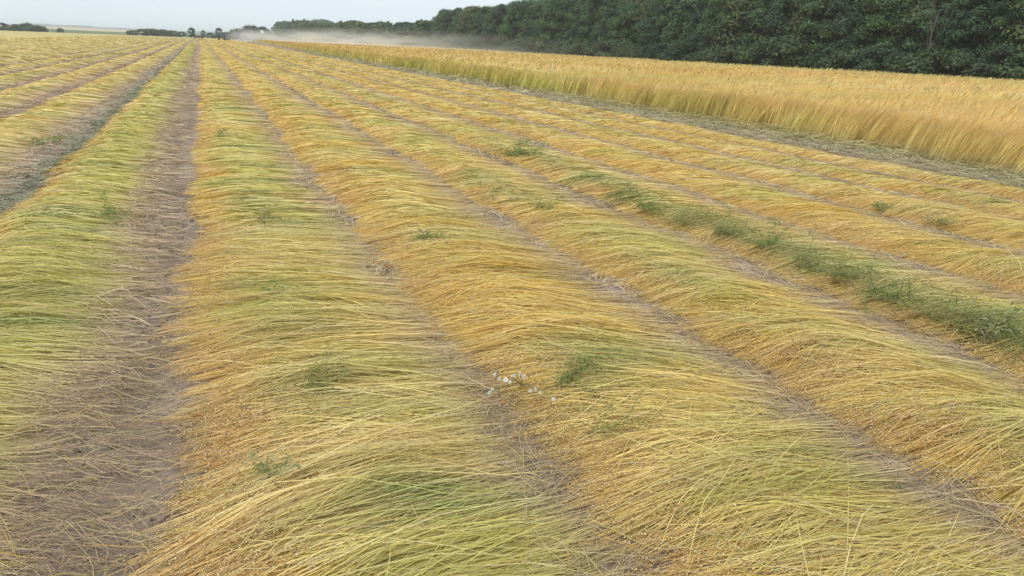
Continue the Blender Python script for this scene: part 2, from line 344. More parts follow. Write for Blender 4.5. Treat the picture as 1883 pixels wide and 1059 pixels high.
for s in SW:
    side = s.i < 20; k = s.i if side else s.i - 20
    root = empty('flax_swath', ((s.xl + s.xr)/2, 0, 0))
    DESC = {0: 'cut flax swath along the right edge of the bare soil strip, orange heads leftmost',
            1: 'wide golden cut flax swath, second to the right of the bare soil strip',
            2: 'yellow-green cut flax swath, third to the right of the bare soil strip',
            3: 'cut flax swath with a dark green weedy stretch, fourth right of the bare soil strip',
            7: 'outermost cut flax swath on the right, beside the standing flax',
            20: 'lime green cut flax swath along the left edge of the bare soil strip'}
    tag(root, DESC.get(s.i, '%s cut flax swath to the %s of the bare soil strip' % (ORD[k], 'right' if side else 'left')), 'swath', 'cut flax swaths lying in parallel rows')
    org = np.array([(s.xl + s.xr)/2, 0, 0])
    ys = spread(1.2, FAR_Y, 1.2, 8 if s.i in (0, 1, 2, 3, 20) else 1.3, .08, 1.045, 7); ys = ys[ys < FAR_Y]
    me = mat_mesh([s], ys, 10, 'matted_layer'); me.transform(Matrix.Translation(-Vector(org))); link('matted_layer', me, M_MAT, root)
    tub, rib, hp, hc = [], [], [], []
    for (y0, y1, dens, kk, lw, mode, wd) in BANDS:
        P, C = make_strands(s, int(dens*(y1 - y0)), y0, y1, kk, lw, 1.0 if y1 < 5 else .75 if y1 < 9 else .22 if y1 < 20 else .1)
        if len(P) == 0: continue
        P = P - org
        if mode == 'tube': tub.append(tubes(P, wd*(.7 + .6*rng.random(len(P))), C))
        else: rib.append(ribbons(P, wd*(.6 + .8*rng.random(len(P))), C, rng.normal(0, .9 if y1 < 9 else 1.15, len(P))))
        if y1 <= 8:
            m0 = int(len(P)*(.30 if y1 < 5 else .07)); m = m0*6; j = np.repeat(rng.integers(0, len(P), m0), 6); tt = np.clip(np.repeat(rng.random(m0)**1.8*1.3, 6) + rng.normal(0, .08, m), 0, 3.5)*(kk - 1)/4
            i0 = np.minimum(tt.astype(int), kk - 2); f = (tt - i0)[:, None]
            q = P[j, i0]*(1 - f) + P[j, i0 + 1]*f + rng.normal(0, 1, (m, 3))*np.array([.026, .014, .008]) + np.array([0, 0, .012])
            q[:, 2] = np.maximum(q[:, 2], .006); hp.append(q)
            c = np.where(rng.random((m, 1)) < .5, np.array([[.62, .40, .15]]), np.array([[.78, .60, .32]]))*(.5 + .5*rng.random((m, 1))); hc.append(c)
    st = join(tub + rib) if (tub or rib) else None
    if st is not None: link('stalk', mesh_np('stalk', *st), M_STALK, root, 'stuff')
    if hp:
        q, c = np.concatenate(hp), np.concatenate(hc); near = q[:, 1] < 0.0; prt = []
        rad = .0027 + .0026*rng.random(len(q))**1.5
        if near.any(): prt.append(blobs(q[near], rad[near], c[near], ICO_V, ICO_F))
        if (~near).any(): prt.append(blobs(q[~near], rad[~near]*1.22, c[~near], OCT_V, OCT_F))
        link('seed_capsule', mesh_np('seed_capsule', *join(prt)), M_SEED, root, 'stuff')
    made = 0; tries = 0
    while made < LOOSE.get(s.i, 0) and tries < 4000:
        tries += 1
        y = 1.7 + 8.5*random.random()**1.7; x = random.uniform(s.xl + .05, s.xr + .12)
        if not in_view(np.array([x]), np.array([y]), 0, 40, 60)[0]: continue
        o = link('stalk', stalk_var[random.randrange(18)], None, root)
        o.location = (x - org[0], y, max(.0, float(zsurf(s, np.array(x), np.array(y)))) + .004)
        o.rotation_euler = (random.gauss(0, .06), random.gauss(.0, .07), random.gauss(0, .55) + (math.pi if random.random() < .5 else 0))
        made += 1
# swaths too far left to tell apart one by one
far_sw = [swath(60 + k, -.82 - 1.62*(17 + k) - 1.25, -.82 - 1.62*(17 + k), .35, .3, .5, .15) for k in range(62)]
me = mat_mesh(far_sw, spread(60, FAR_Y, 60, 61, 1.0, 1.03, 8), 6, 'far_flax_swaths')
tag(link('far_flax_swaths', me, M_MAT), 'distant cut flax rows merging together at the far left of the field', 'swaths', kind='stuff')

# litter of broken stalks on the soil of the gaps
def litter(name, label, xa, xb, y0, y1, dens, base, var, wd, ang, parent=ground, hump=.03, ln=(.10, .5), mat=None):
    out = []
    for (a, b_, dn, wm, k) in ((1.3, 5, 1, 1, 6), (5, 11, .5, 1.7, 4), (11, 30, .32, 2.4, 3), (30, 110, .06, 6, 3)):
        a, b_ = max(a, y0), min(b_, y1)
        if b_ <= a: continue
        n = int((b_ - a)*(xb - xa)*dens*dn)
        x = rng.uniform(xa, xb, n); y = rng.uniform(a, b_, n); kp = in_view(x, y); x, y = x[kp], y[kp]; n = len(x)
        if n == 0: continue
        L = rng.uniform(*ln, n)*(1 + .1*wm); th = rng.normal(ang[0], ang[1], n); cv = rng.normal(0, .8, n)
        t = np.linspace(-.5, .5, k)[None]; A = th[:, None] + cv[:, None]*t
        X = x[:, None] + np.cumsum(np.cos(A), 1)*(L/k)[:, None]; Y = y[:, None] + np.cumsum(np.sin(A), 1)*(L/k)[:, None]
        Z = ground_z(X, Y) + .006 + rng.random((n, 1))*hump + hump*.6*rng.random((n, 1))*np.cos(t*3)
        c = np.array(base)[rng.integers(0, len(base), n)]*(1 - var + 2*var*rng.random((n, 1)))
        C = np.repeat(c[:, None, :], k, 1)
        P = np.stack([X, Y, Z], -1)
        out.append(tubes(P[:, ::2] if k == 6 and ln[1] < .1 else P, wd*wm*.5*(.7 + .6*rng.random(n)), C[:, ::2] if k == 6 and ln[1] < .1 else C) if a < 4.9 and b_ - a < 4 else ribbons(P, wd*wm*np.ones(n), C, rng.normal(0, .6, n)))
    if out:
        o = link(name, mesh_np(name, *join(out)), mat or M_STALK, parent, 'stuff'); o['label'] = label
DULL = [(.46, .36, .25), (.36, .27, .19), (.58, .49, .30), (.31, .30, .18), (.50, .39, .28)]
GAPS = [(1.02, 1.36), (2.62, 3.04), (4.22, 4.58), (5.8, 6.12), (7.36, 7.72), (8.9, 9.3), (10.15, 10.5)]
for g in GAPS: litter('stalk_litter', 'broken dull stalks lying in the gap between two flax swaths', g[0], g[1], 1.3, 110, 760, DULL[::2] + [(.62, .52, .29), (.58, .48, .22), (.42, .30, .18)], .35, .0038, (-.35 + math.pi/2, .75))
litter('stalk_litter', 'thin scatter of pale broken stalks on the bare soil strip', -.80, -.18, 1.3, 60, 240, [(.48, .43, .26), (.30, .26, .15), (.36, .27, .17)], .25, .0026, (1.57, .8))
litter('root_litter', 'brown tangled roots and stalk ends on the left side of the bare strip', -1.12, -.58, 1.3, 110, 720, [(.46, .33, .22), (.52, .38, .25), (.62, .51, .28), (.34, .24, .165)], .3, .0034, (-.25, .55), hump=.06)
litter('chaff', 'short bits of pale chaff scattered on the bare soil strip', -1.0, -.16, 1.3, 9, 700, [(.52, .44, .27), (.42, .33, .22), (.30, .22, .15)], .3, .003, (1.57, 2), hump=.006, ln=(.012, .06))
GRN = [(.20, .24, .14), (.26, .28, .17), (.30, .30, .18), (.17, .20, .12)]
litter('low_weed_growth', 'low grey-green weeds in the gap between the left swaths', -2.26, -1.98, 6, 110, 800, GRN, .3, .006, (1.2, .8), hump=.06)
for k in range(1, 6): litter('root_litter', 'brown root ends between two left swaths', -.82 - 1.62*k - .30, -.82 - 1.62*k + (.0 if k == 1 else .16), 8, 110, 700, [(.50, .39, .27), (.56, .45, .31), (.44, .35, .23)] if k == 1 else [(.40, .29, .20), (.48, .36, .25), (.33, .25, .17)], .3, .004, (0, .6), hump=.08)
litter('low_weed_growth', 'strip of low grey-green weeds and trampled stalks before the standing flax', 11.5, 13.3, 6, 110, 800, [(.36, .34, .17), (.40, .36, .20), (.32, .32, .15), (.52, .43, .25), (.46, .38, .22)], .3, .005, (1.3, .7), hump=.08)

k = 0
while k < 170:
    y = 1.9 + 7*random.random()**1.6; x = random.gauss(-.5, .22)
    if x > -.15 or not in_view(np.array([x]), np.array([y]), 0, 40, 60)[0]: continue
    o = link('stalk', stalk_var[random.randrange(18)], None, ground); o.location = (x, y, float(ground_z(x, y)) + .002); o.rotation_euler = (random.gauss(0, .05), random.gauss(0, .05), random.gauss(1.57, .7) + (math.pi if random.random() < .5 else 0)); k += 1
# ------------------------------------------------------------------ the standing flax
def crop_edge(y): return 12.95 + 2.4*sst(70, 220, y) + .34*n1(y/1.9, 901) + .20*n1(y/.45, 902)
CROP_H, FOREST_X = .76, 61.0
def crop_col(x, y, z, r):
    g = np.clip(.26 + .5*n2(x/9, y/5, 905) + .35*n1(y/1.3, 906) + .5*sst(24, 50, y)*(1 - sst(90, 160, y))*(1 - sst(15, 19, x)), 0, 1)[..., None]
    low = np.array([.80, .640, .24])*(1 - g) + np.array([.63, .60, .18])*g; low0 = np.array([.68, .58, .31])
    far_ = sst(38, 60, x)[..., None]*.5; top = np.array([.64, .430, .155])*(1 - g*.6) + np.array([.56, .48, .16])*g*.6; top = top*(1 - far_) + np.array([.50, .47, .20])*far_
    h = (z/CROP_H)[..., None]
    c = low0*(1 - sst(0, .3, h)) + low*sst(0, .3, h); c = c*(1 - sst(.55, .95, h)) + top*sst(.55, .95, h)
    return c*(.58 + .75*r)[..., None]
parts = []
def crop_blades(y0, y1, x0, x1, dens, wd, k, zb, edge=False):
    n = int((y1 - y0)*(x1 - x0)*dens)
    y = rng.uniform(y0, y1, n); x = (crop_edge(y) + rng.uniform(0, x1 - x0, n)**1.0) if edge else rng.uniform(x0, x1, n)
    kp = in_view(x, y, .4) & (x > crop_edge(y) - .02); x, y = x[kp], y[kp]; n = len(x)
    if n == 0: return
    lk = np.floor(y/.22 + 3*n2(x/.5, y/.5, 907)).astype(np.int64); h = lambda q: TAB[(lk*6151 + q*7907 + np.floor(x/.4).astype(np.int64)*911) & 65535]
    t = np.linspace(0, 1, k)[None]
    Ht = CROP_H*(.78 + .18*h(1) + .24*rng.random(n) + .10*n2(x/4, y/4, 908)); lod = edge & (rng.random(n) < .07)
    lx = .26*Ht*(.2 + 1.3*h(2)) + rng.normal(0, .04, n); ly = -.42*Ht*(.2 + 1.3*h(3)) + rng.normal(0, .09, n)
    lx = np.where(lod, -rng.random(n)*.6, lx); Ht = np.where(lod, Ht*(.35 + .5*rng.random(n)), Ht)
    tt = zb + (1 - zb)*t
    X = x[:, None] + lx[:, None]*tt**1.2; Y = y[:, None] + ly[:, None]*tt**1.15; Z = Ht[:, None]*tt*(1 - .05*tt)
    P = np.stack([X, Y, Z], -1)
    C = crop_col(X, Y, Z, (.35*h(4) + .65*rng.random(n))[:, None]*np.ones_like(t))
    # blades face the open side and the sky: widen across the lean
    S = np.stack([np.sin(rng.normal(.35, .7, n)), np.cos(rng.normal(.35, .7, n)), np.zeros(n)], -1)[:, None, :]
    S = S/np.linalg.norm(S, axis=2, keepdims=True)
    ww = wd*.5*(.6 + .8*rng.random(n))[:, None, None]*np.interp(np.linspace(zb, 1, k), [0, .55, .85, 1], [.55, .8, 1.25, .5])[None, :, None]
    V = np.stack([P - S*ww, P + S*ww], 2).reshape(-1, 3)
    b_ = (np.arange(n)[:, None]*k + np.arange(k - 1)[None]).ravel()*2
    parts.append((V, np.stack([b_, b_ + 1, b_ + 3, b_ + 2], 1), np.repeat(C.reshape(-1, 3), 2, 0)))
crop_blades(8, 26, 0, .9, 800, .0095, 4, 0, True)
crop_blades(26, 60, 0, 1.1, 260, .022, 4, 0, True)
crop_blades(60, 150, 0, 1.4, 55, .065, 3, 0, True)
crop_blades(150, 285, 0, 2.2, 24, .12, 3, 0, True)
crop_blades(5, 40, 13.9, 26, 55, .024, 3, .45)
crop_blades(8, 60, 26, 60, 11, .055, 3, .5)
crop_blades(40, 110, 14, 60, 5.5, .09, 3, .5)
crop_blades(110, 285, 15, 58, 1.6, .2, 3, .5)
tag(link('standing_flax', mesh_np('standing_flax', *join(parts)), M_CROP), 'tall uncut golden flax standing in front of the forest', 'flax crop', kind='stuff')
yy = spread(2, 286, 4, 40, .35, 1.05, 4); uu = np.concatenate([[0, 0.004, .012], np.linspace(.03, 1, 60)**1.25])
YY, UU = np.meshgrid(yy, uu, indexing='ij'); e = crop_edge(YY) + .45; XX = e + (FOREST_X - 1 - e)*UU
ZZ = (CROP_H - .17 + .05*n2(XX/1.5, YY/1.5, 911) + .05*n2(XX/4, YY/4, 908)); ZZ[:, 0] = .0; ZZ[:, 1] = .42
CC = crop_col(XX, YY, np.minimum(ZZ + .1, CROP_H), .42 + .3*n2(XX/.7, YY/.7, 912))
i = np.arange(XX.size).reshape(XX.shape); F = np.stack([i[:-1, :-1], i[:-1, 1:], i[1:, 1:], i[1:, :-1]], -1).reshape(-1, 4)
o = link('flax_canopy', mesh_np('flax_canopy', np.stack([XX, YY, ZZ], -1).reshape(-1, 3), F, CC.reshape(-1, 3)), M_CANOPY, bpy.data.objects['standing_flax'], 'stuff')
o['label'] = 'dense inner canopy of the standing flax'

litter('fallen_stalk', 'pale fallen stalks lying at the foot of the standing flax', 12.4, 13.7, 6, 110, 600, [(.58, .46, .22), (.50, .42, .17), (.42, .38, .15), (.32, .34, .14)], .25, .004, (-.5, .6), bpy.data.objects['standing_flax'], .14, (.3, .8))
# ------------------------------------------------------------------ trees
def tube_path(pts, rad, sides=7):
    pts = np.array(pts, float); k = len(pts); T = np.gradient(pts, axis=0); T /= np.linalg.norm(T, axis=1, keepdims=True)
    a = np.cross(T, np.array([.31, .9, .12])); a /= np.linalg.norm(a, axis=1, keepdims=True); b_ = np.cross(T, a)
    th = np.linspace(0, 2*np.pi, sides, endpoint=False)
    V = (pts[:, None] + np.array(rad)[:, None, None]*(np.cos(th)[None, :, None]*a[:, None] + np.sin(th)[None, :, None]*b_[:, None])).reshape(-1, 3)
    i = np.arange(k*sides).reshape(k, sides); j = np.roll(i, -1, 1)
    return V, np.stack([i[:-1], j[:-1], j[1:], i[1:]], -1).reshape(-1, 4), np.ones((k*sides, 3))
def limb(p, d, L, r0, k=6, wob=.12, up=.12):
    pts = [np.array(p, float)]; d = np.array(d, float); d /= np.linalg.norm(d)
    for _ in range(k): d = d + rng.normal(0, wob, 3) + np.array([0, 0, up*.3]); d /= np.linalg.norm(d); pts.append(pts[-1] + d*L/k)
    return pts, np.linspace(r0, r0*.35, k + 1)
def leaves(P, N, size, C, asp=.55):
    n = len(P); N = N/np.linalg.norm(N, axis=1, keepdims=True)
    a = np.cross(N, rng.normal(0, 1, (n, 3))); a /= np.linalg.norm(a, axis=1, keepdims=True) + 1e-9; b_ = np.cross(N, a)
    s = size[:, None]
    V = np.stack([P - a*s, P + b_*s*asp + N*s*.12, P + a*s, P - b_*s*asp + N*s*.12], 1).reshape(-1, 3)
    return V, np.arange(n*4).reshape(n, 4), np.repeat(C, 4, 0)
def crown(h, w, base, nl, per, size, c0, seed, cone=False):
    r = np.random.default_rng(seed); out = []
    for k in range(nl):
        f = (k + r.random())/nl; z = base + (h - base)*f
        env = (w*.5*(1 - f)*1.0 + .15) if cone else w*.5*(.62 + .42*math.sin(math.pi*min(1, f*.9 + .1)))*math.sqrt(max(.04, 1 - f**2.6))
        a = r.random()*6.28 + k*2.4; rr = env*(.45 + .5*math.sqrt(r.random()))
        c = np.array([math.cos(a)*rr, math.sin(a)*rr, z]); R0 = (.35 + .3*(1 - f) if cone else (.11 + .11*r.random())*w*(1 - .25*f) + .25)
        c[2] = min(c[2], h - R0*.7)
        d = r.normal(0, 1, (per, 3)); d /= np.linalg.norm(d, axis=1, keepdims=True)
        d[:, 2] = np.where(d[:, 2] < -.3, -d[:, 2]*.6, d[:, 2])
        rad = R0*(.55 + .5*r.random(per)**.6)*(1 + .25*np.sin(d[:, 0]*5 + k)*np.cos(d[:, 2]*4 + k))
        P = c + d*rad[:, None]*np.array([1.05, 1.05, .85])
        tint = (.75 + .5*r.random())*np.array([1 + .12*(r.random() - .5), 1, 1 + .2*(r.random() - .5)])
        C = c0*tint*(.7 + .6*r.random((per, 1)))
        out.append(leaves(P, d*1.0 + r.normal(0, .45, (per, 3)) + np.array([0, 0, .35]), size*(.6 + .8*r.random(per)), C))
    return join(out)
GREENS = [1.15*np.array(v) for v in ((.070, .125, .050), (.046, .088, .044), (.092, .145, .050), (.050, .082, .050), (.074, .132, .058), (.100, .130, .052))]
TP = []
for v in range(8):
    h = [9.6, 10.2, 9.2, 10.6, 9.8, 8.8, 10.0, 9.4][v]; wd = [6.6, 5.6, 7.2, 6.2, 5.2, 6.8, 6.0, 7.4][v]
    V, F, C = crown(h, wd, .7, 44, 350, .145, GREENS[v % 6], 300 + v)
    cm = mesh_np('crown', V, F, C, False); cm.materials.append(M_LEAF)
    pts, rd = limb((0, 0, -.2), (rng.normal(0, .05), rng.normal(0, .05), 1), h*.86, .17, 9, .05)
    pr = [tube_path(pts, rd)]
    for q in range(9):
        j = 2 + q*6//9; a = q*2.4 + v
        p2, r2 = limb(pts[j], (math.cos(a), math.sin(a), .55), wd*.42, rd[j]*.55, 5); pr.append(tube_path(p2, r2, 5))
    tm = mesh_np('trunk', *join(pr)[:2]); tm.materials.append(M_BARK); TP.append((tm, cm, h))
CP = []                                               # spruces with pointed tops
for v in range(2):
    V, F, C = crown(11.5, 4.2, .8, 60, 130, .16, np.array([.035, .060, .036]), 400 + v, True)
    cm = mesh_np('crown', V, F, C, False); cm.materials.append(M_LEAF)
    pts, rd = limb((0, 0, -.2), (0, 0, 1), 11.2, .15, 8, .01); tm = mesh_np('trunk', *tube_path(pts, rd)[:2]); tm.materials.append(M_BARK); CP.append((tm, cm, 11.5))
BP = []
for v in range(4):                                    # bushes
    V, F, C = crown([2.6, 3.4, 2.2, 3.0][v], [3.6, 3.4, 4.0, 4.6][v], .1, 20, 190, .13, [np.array([.075, .115, .050]), np.array([.060, .095, .048]), np.array([.080, .110, .050]), np.array([.055, .092, .045])][v], 500 + v)
    cm = mesh_np('crown', V, F, C, False); cm.materials.append(M_LEAF); pr = []
    for q in range(6):
        p2, r2 = limb((0, 0, -.1), (math.cos(q*1.05)*.6, math.sin(q*1.05)*.6, 1), 2.0, .04, 4); pr.append(tube_path(p2, r2, 5))
    sm = mesh_np('stem', *join(pr)[:2]); sm.materials.append(M_BARK); BP.append((sm, cm, [2.6, 3.4, 2.2, 3.0][v]))
def plant(name, proto, loc, height, label, cat, group=None, wide=1.0, stemname='trunk'):
    e = empty(name, loc, random.random()*6.28); k = height/proto[2]; e.scale = (k*wide, k*wide, k)
    link(stemname, proto[0], None, e); link('crown', proto[1], None, e); tag(e, label, cat, group); return e
# front row, told apart one by one, counted from the right edge of the picture
y = 40.0; k = 0; front = []
while y < 235:
    x = FOREST_X + 2.5 + random.uniform(-1.3, 1.6)
    front.append((x, y, random.uniform(8.3, 10.9))); y += random.uniform(4.0, 6.2)*(1 if y < 140 else 1.15)
front.sort(key=lambda t: t[1]/t[0])
WORDS = ORD + ['eighteenth', 'nineteenth', 'twentieth', 'twenty-first', 'twenty-second', 'twenty-third', 'twenty-fourth', 'twenty-fifth', 'twenty-sixth', 'twenty-seventh', 'twenty-eighth', 'twenty-ninth', 'thirtieth', 'thirty-first', 'thirty-second', 'thirty-third', 'thirty-fourth', 'thirty-fifth', 'thirty-sixth', 'thirty-seventh', 'thirty-eighth', 'thirty-ninth', 'fortieth', 'forty-first', 'forty-second', 'forty-third', 'forty-fourth', 'forty-fifth', 'forty-sixth', 'forty-seventh', 'forty-eighth', 'forty-ninth', 'fiftieth'] + ['fifty-' + q for q in ORD[:9]] + ['sixtieth'] + ['sixty-' + q for q in ORD[:9]] + ['seventieth']
for k, (x, y, h) in enumerate(front):
    plant('broadleaf_tree', TP[(k*3 + k//5) % 8], (x, y, 0), h if y < 190 else h*.97, '%s broadleaf tree of the forest edge, counted from the right' % WORDS[k], 'tree', 'front trees of the forest edge', random.uniform(.78, 1.02))
for rx, sp, hh in ((66.6, 4.1, 10.6), (71.0, 4.6, 11.0)):
    y = 42.0
    while y < 240:
        plant('broadleaf_tree', TP[random.randrange(8)], (rx + random.uniform(-1.5, 1.5), y, 0), hh*random.uniform(.9, 1.06), 'dark green tree showing only between and above the front trees of the forest', 'tree', 'trees inside the forest', 1.1)
        y += sp*random.uniform(.8, 1.25)
y = 38.0; k = 0
bs = []
while y < 235: bs.append((FOREST_X + random.uniform(-.6, .6), y, random.uniform(1.9, 3.6))); y += random.uniform(2.6, 4.6)
for x, y, h in bs:
    plant('bush', BP[random.randrange(4)], (x, y, 0), h, '%s leafy bush at the foot of the forest, counted from the right' % WORDS[len(bs) and bs.index((x, y, h))], 'bush', 'bushes along the foot of the forest', random.uniform(.9, 1.3), 'stem')
# the bare dead tree
dx, dy = FOREST_X + .3, None
vv = CM @ cray(1712, 110); dy = dx*vv[1]/vv[0]
pr = []
def grow(p, d, L, r, lv):
    pts, rd = limb(p, d, L, r, 6, .10, .2); pr.append(tube_path(pts, rd, 6 if lv > 1 else 4))
    if lv == 0: return
    for q in range(4 if lv > 1 else 5):
        j = 2 + q % 5; a = q*2.1 + lv + random.random(); dd = np.array(pts[j]) - np.array(pts[j - 1]); dd /= np.linalg.norm(dd)
        grow(pts[j], dd*.9 + np.array([math.cos(a)*.65, math.sin(a)*.65, .25]), L*.55, rd[j]*.55, lv - 1)
grow((0, 0, -.2), (0, .03, 1), 6.6, .12, 3)
e = empty('dead_tree', (dx, dy, 0)); link('trunk', mesh_np('dead_trunk', *join(pr)[:2]), M_DEADBARK, e)
tag(e, 'leafless grey dead tree with bare forked branches at the forest edge', 'tree')
# the wood farther along, one mass
prt = []
def stamp(me, loc, k, wd, rot):
    nv = len(me.vertices); V = np.empty(nv*3, np.float32); me.vertices.foreach_get('co', V); V = V.reshape(-1, 3)
    F = np.empty(len(me.loops), np.int32); me.loops.foreach_get('vertex_index', F); F = F.reshape(-1, 4)
    C = np.empty(nv*4, np.float32); me.attributes['Col'].data.foreach_get('color', C); C = C.reshape(-1, 4)[:, :3]
    c, s_ = math.cos(rot), math.sin(rot)
    W = np.stack([V[:, 0]*c - V[:, 1]*s_, V[:, 0]*s_ + V[:, 1]*c, V[:, 2]], 1)*np.array([k*wd, k*wd, k]) + np.array(loc)
    prt.append((W, F, C))
LP = []
for v in range(3):
    V, F, C = crown(10, 7.5, .4, 13, 40, .6, GREENS[v], 600 + v); LP.append(mesh_np('far_crown', V, F, C, False))
V, F, C = crown(12, 4.6, .6, 26, 26, .42, np.array([.04, .065, .04]), 640, True); LS = mesh_np('far_spruce', V, F, C, False)
y = 237.0
while y < 620:
    for row in range(2):
        x = FOREST_X + 2 + row*6 + random.uniform(-2, 2) - 8*float(sst(330, 560, y))
        hh = random.uniform(7.4, 9.2) + (1.5 if y > 330 else 0) + 2.5*float(sst(420, 560, y))
        if random.random() < .12: stamp(LS, (x, y, -1), hh*1.12/12, 1, random.random()*6)
        else: stamp(LP[random.randrange(3)], (x, y, -1), hh/10, 1.15, random.random()*6)
    y += random.uniform(4.5, 7)
for q in range(46):                                   # pale wood closing the view behind, left end of the forest
    xx = 505 + q*2.2; Y = 760 + 120*random.random(); stamp(LP[q % 3], (col_at(xx, Y), Y, -4), (12 + 8*float(sst(500, 590, xx)) + 3*random.random())/10, 1.5, q)
tag(link('far_wood', mesh_np('far_wood', *join(prt), smooth=False), M_LEAF), 'far-off wood running along the horizon behind the dust', 'wood', kind='stuff')

# ------------------------------------------------------------------ land beyond the field
def land(name, label, x0, x1, d0, d1, zf, c0, c1, seed, kx=60, kd=10):
    xs = np.linspace(x0, x1, kx); ds = np.linspace(d0, d1, kd); D, Xp = np.meshgrid(ds, xs, indexing='ij')
    sl = np.array([col_at(v, 1.0) for v in xs]); X = sl[None]*D
    Z = zf(Xp, (D - d0)/(d1 - d0)); m = (.5 + fbm2(X/90, D/25, seed, 3)).clip(0, 1)[..., None]
    i = np.arange(D.size).reshape(D.shape); F = np.stack([i[:-1, :-1], i[:-1, 1:], i[1:, 1:], i[1:, :-1]], -1).reshape(-1, 4)
    o = link(name, mesh_np(name, np.stack([X, D, Z], -1).reshape(-1, 3), F, (np.array(c0)*(1 - m) + np.array(c1)*m).reshape(-1, 3)), M_FAR)
    tag(o, label, 'land', kind='structure')
land('meadow', 'green meadow beyond the far edge of the field', -900, 1000, 520, 1000, lambda x, t: -3 + 3.6*t + .5*n1(x/90, 71), (.085, .125, .05), (.13, .16, .06), 72)
land('stubble_field', 'pale yellow stubble field on the rise far left', -1000, 330, 1050, 1700, lambda x, t: -4 + (10.5 - .012*np.clip(x, 0, 330))*sst(0, 1, t) + .6*n1(x/70, 73), (.42, .34, .19), (.50, .42, .25), 74)
land('far_hills', 'low blue-grey wooded hills on the horizon', -1300, 1500, 2600, 3600, lambda x, t: -10 + (27 + 5*n1(x/130, 75) + 3*n1(x/37, 76) + 1.2*n1(x/9, 77) - 6*sst(150, 420, x))*sst(0, .8, t), (.05, .07, .05), (.08, .10, .06), 78, 200, 8)

# bushes and trees standing along the far edge
def edge_tree(x, ytop, Y, label, proto, wide=1.0, name='tree', cat='tree', z=-.3):
    yh = VPY + TILT*(x - VPX); h = EYE + (yh - ytop)/FPX*Y - z; h *= .78
    plant(name, proto, (col_at(x, Y), Y, z), h, label, cat, None, wide, 'trunk' if name == 'tree' else 'stem')
edge_tree(6, 40, 455, 'dark bush at the far left end of the horizon, cut by the picture edge', BP[1], 1.5, 'bush', 'bush')
edge_tree(30, 43, 450, 'low dark bush, second from the left on the horizon', BP[0], 1.6, 'bush', 'bush')
edge_tree(50, 40.5, 458, 'rounded dark bush, tallest of the clump at the far left', BP[3], 1.5, 'bush', 'bush')
edge_tree(70, 45, 452, 'small dark bush at the right end of the clump at the far left', BP[2], 1.4, 'bush', 'bush')
edge_tree(112, 50, 470, 'lone small round bush standing before the green meadow', BP[0], 1.0, 'bush', 'bush')
for q, (x, t_) in enumerate([(246, 54), (262, 51), (280, 51), (298, 52), (316, 54), (334, 56)]):
    edge_tree(x, t_, 480, '%s bush of the hedge row left of the square dark tree' % ['leftmost', 'second', 'third', 'fourth', 'fifth', 'rightmost'][q], BP[q % 4], 1.7, 'bush', 'bush')
edge_tree(353, 48, 440, 'square dark green tree standing alone at the vanishing point of the rows', BP[1], .7)
edge_tree(374, 53, 455, 'small slim tree between two taller trees at the end of the rows', BP[1], .55)
edge_tree(388, 58, 470, 'low bush between the slim tree and the tree behind the tractor', BP[1], 1.8, 'bush', 'bush')
edge_tree(403, 48, 445, 'dark green tree just behind the tractor', BP[1], .65)
edge_tree(415, 57, 470, 'low bush right of the tree behind the tractor', BP[2], 1.7, 'bush', 'bush')
edge_tree(438, 50, 400, 'rounded dark tree, left of the pair standing in the dust', BP[2], 1.0)
edge_tree(466, 43, 395, 'broad dark tree, tallest of the pair standing in the dust', BP[3], 1.25)
edge_tree(483, 45, 400, 'dark tree at the right shoulder of the broad tree in the dust', BP[1], 1.0)

# ------------------------------------------------------------------ machines at the far end
M_BLUE = flat_mat('blue_paint', (.035, .07, .16), .4, .5); M_RED = flat_mat('red_paint', (.13, .055, .04), .5, .5); M_BLACK = flat_mat('rubber', (.02, .02, .02), .85, .2)
M_STEEL = flat_mat('dull_steel', (.16, .15, .14), .5, .5, .6); M_GLASS = flat_mat('cab_glass', (.05, .07, .08), .1, .6); M_CREAM = flat_mat('cream_paint', (.6, .57, .48), .5, .4)
import bmesh
def bm_obj(name, mat, parent, fn, bev=.03):
    bm = bmesh.new(); fn(bm)
    if bev: bmesh.ops.bevel(bm, geom=[e for e in bm.edges], offset=bev, segments=1, affect='EDGES')
    me = bpy.data.meshes.new(name); bm.to_mesh(me); bm.free(); return link(name, me, mat, parent)
def bx(bm, x0, x1, y0, y1, z0, z1, tx=1.0, ty=1.0):
    q = [(x, y, z) for z in (z0, z1) for y in (y0, y1) for x in (x0, x1)]; cx, cy_ = (x0 + x1)/2, (y0 + y1)/2
    v = [bm.verts.new((cx + (x - cx)*(tx if z == z1 else 1), cy_ + (y - cy_)*(ty if z == z1 else 1), z)) for x, y, z in q]
    for f in ((0, 2, 3, 1), (4, 5, 7, 6), (0, 1, 5, 4), (2, 6, 7, 3), (0, 4, 6, 2), (1, 3, 7, 5)): bm.faces.new([v[a] for a in f])
def cylx(bm, c, r, w_, n=20):
    bmesh.ops.create_cone(bm, cap_ends=True, segments=n, radius1=r, radius2=r, depth=w_, matrix=Matrix.Translation(c) @ Matrix.Rotation(R(90), 4, 'Y'))
def wheel(parent, c, r, w_):
    t = bm_obj('wheel', M_BLACK, parent, lambda b_: cylx(b_, c, r, w_), .05)
    bm_obj('rim', M_CREAM, t, lambda b_: cylx(b_, c, r*.55, w_ + .06), .02)
TX, TY = col_at(408, 285), 285.0
e = empty('tractor', (TX, TY, 0))
tag(e, 'dark blue tractor driving away ahead of the dust cloud', 'tractor')
bm_obj('hood', M_BLUE, e, lambda b_: bx(b_, -.42, .42, .6, 2.5, .95, 1.65, .85, .95), .06)
bm_obj('chassis', M_STEEL, e, lambda b_: bx(b_, -.35, .35, -1.2, 2.4, .6, 1.0), .04)
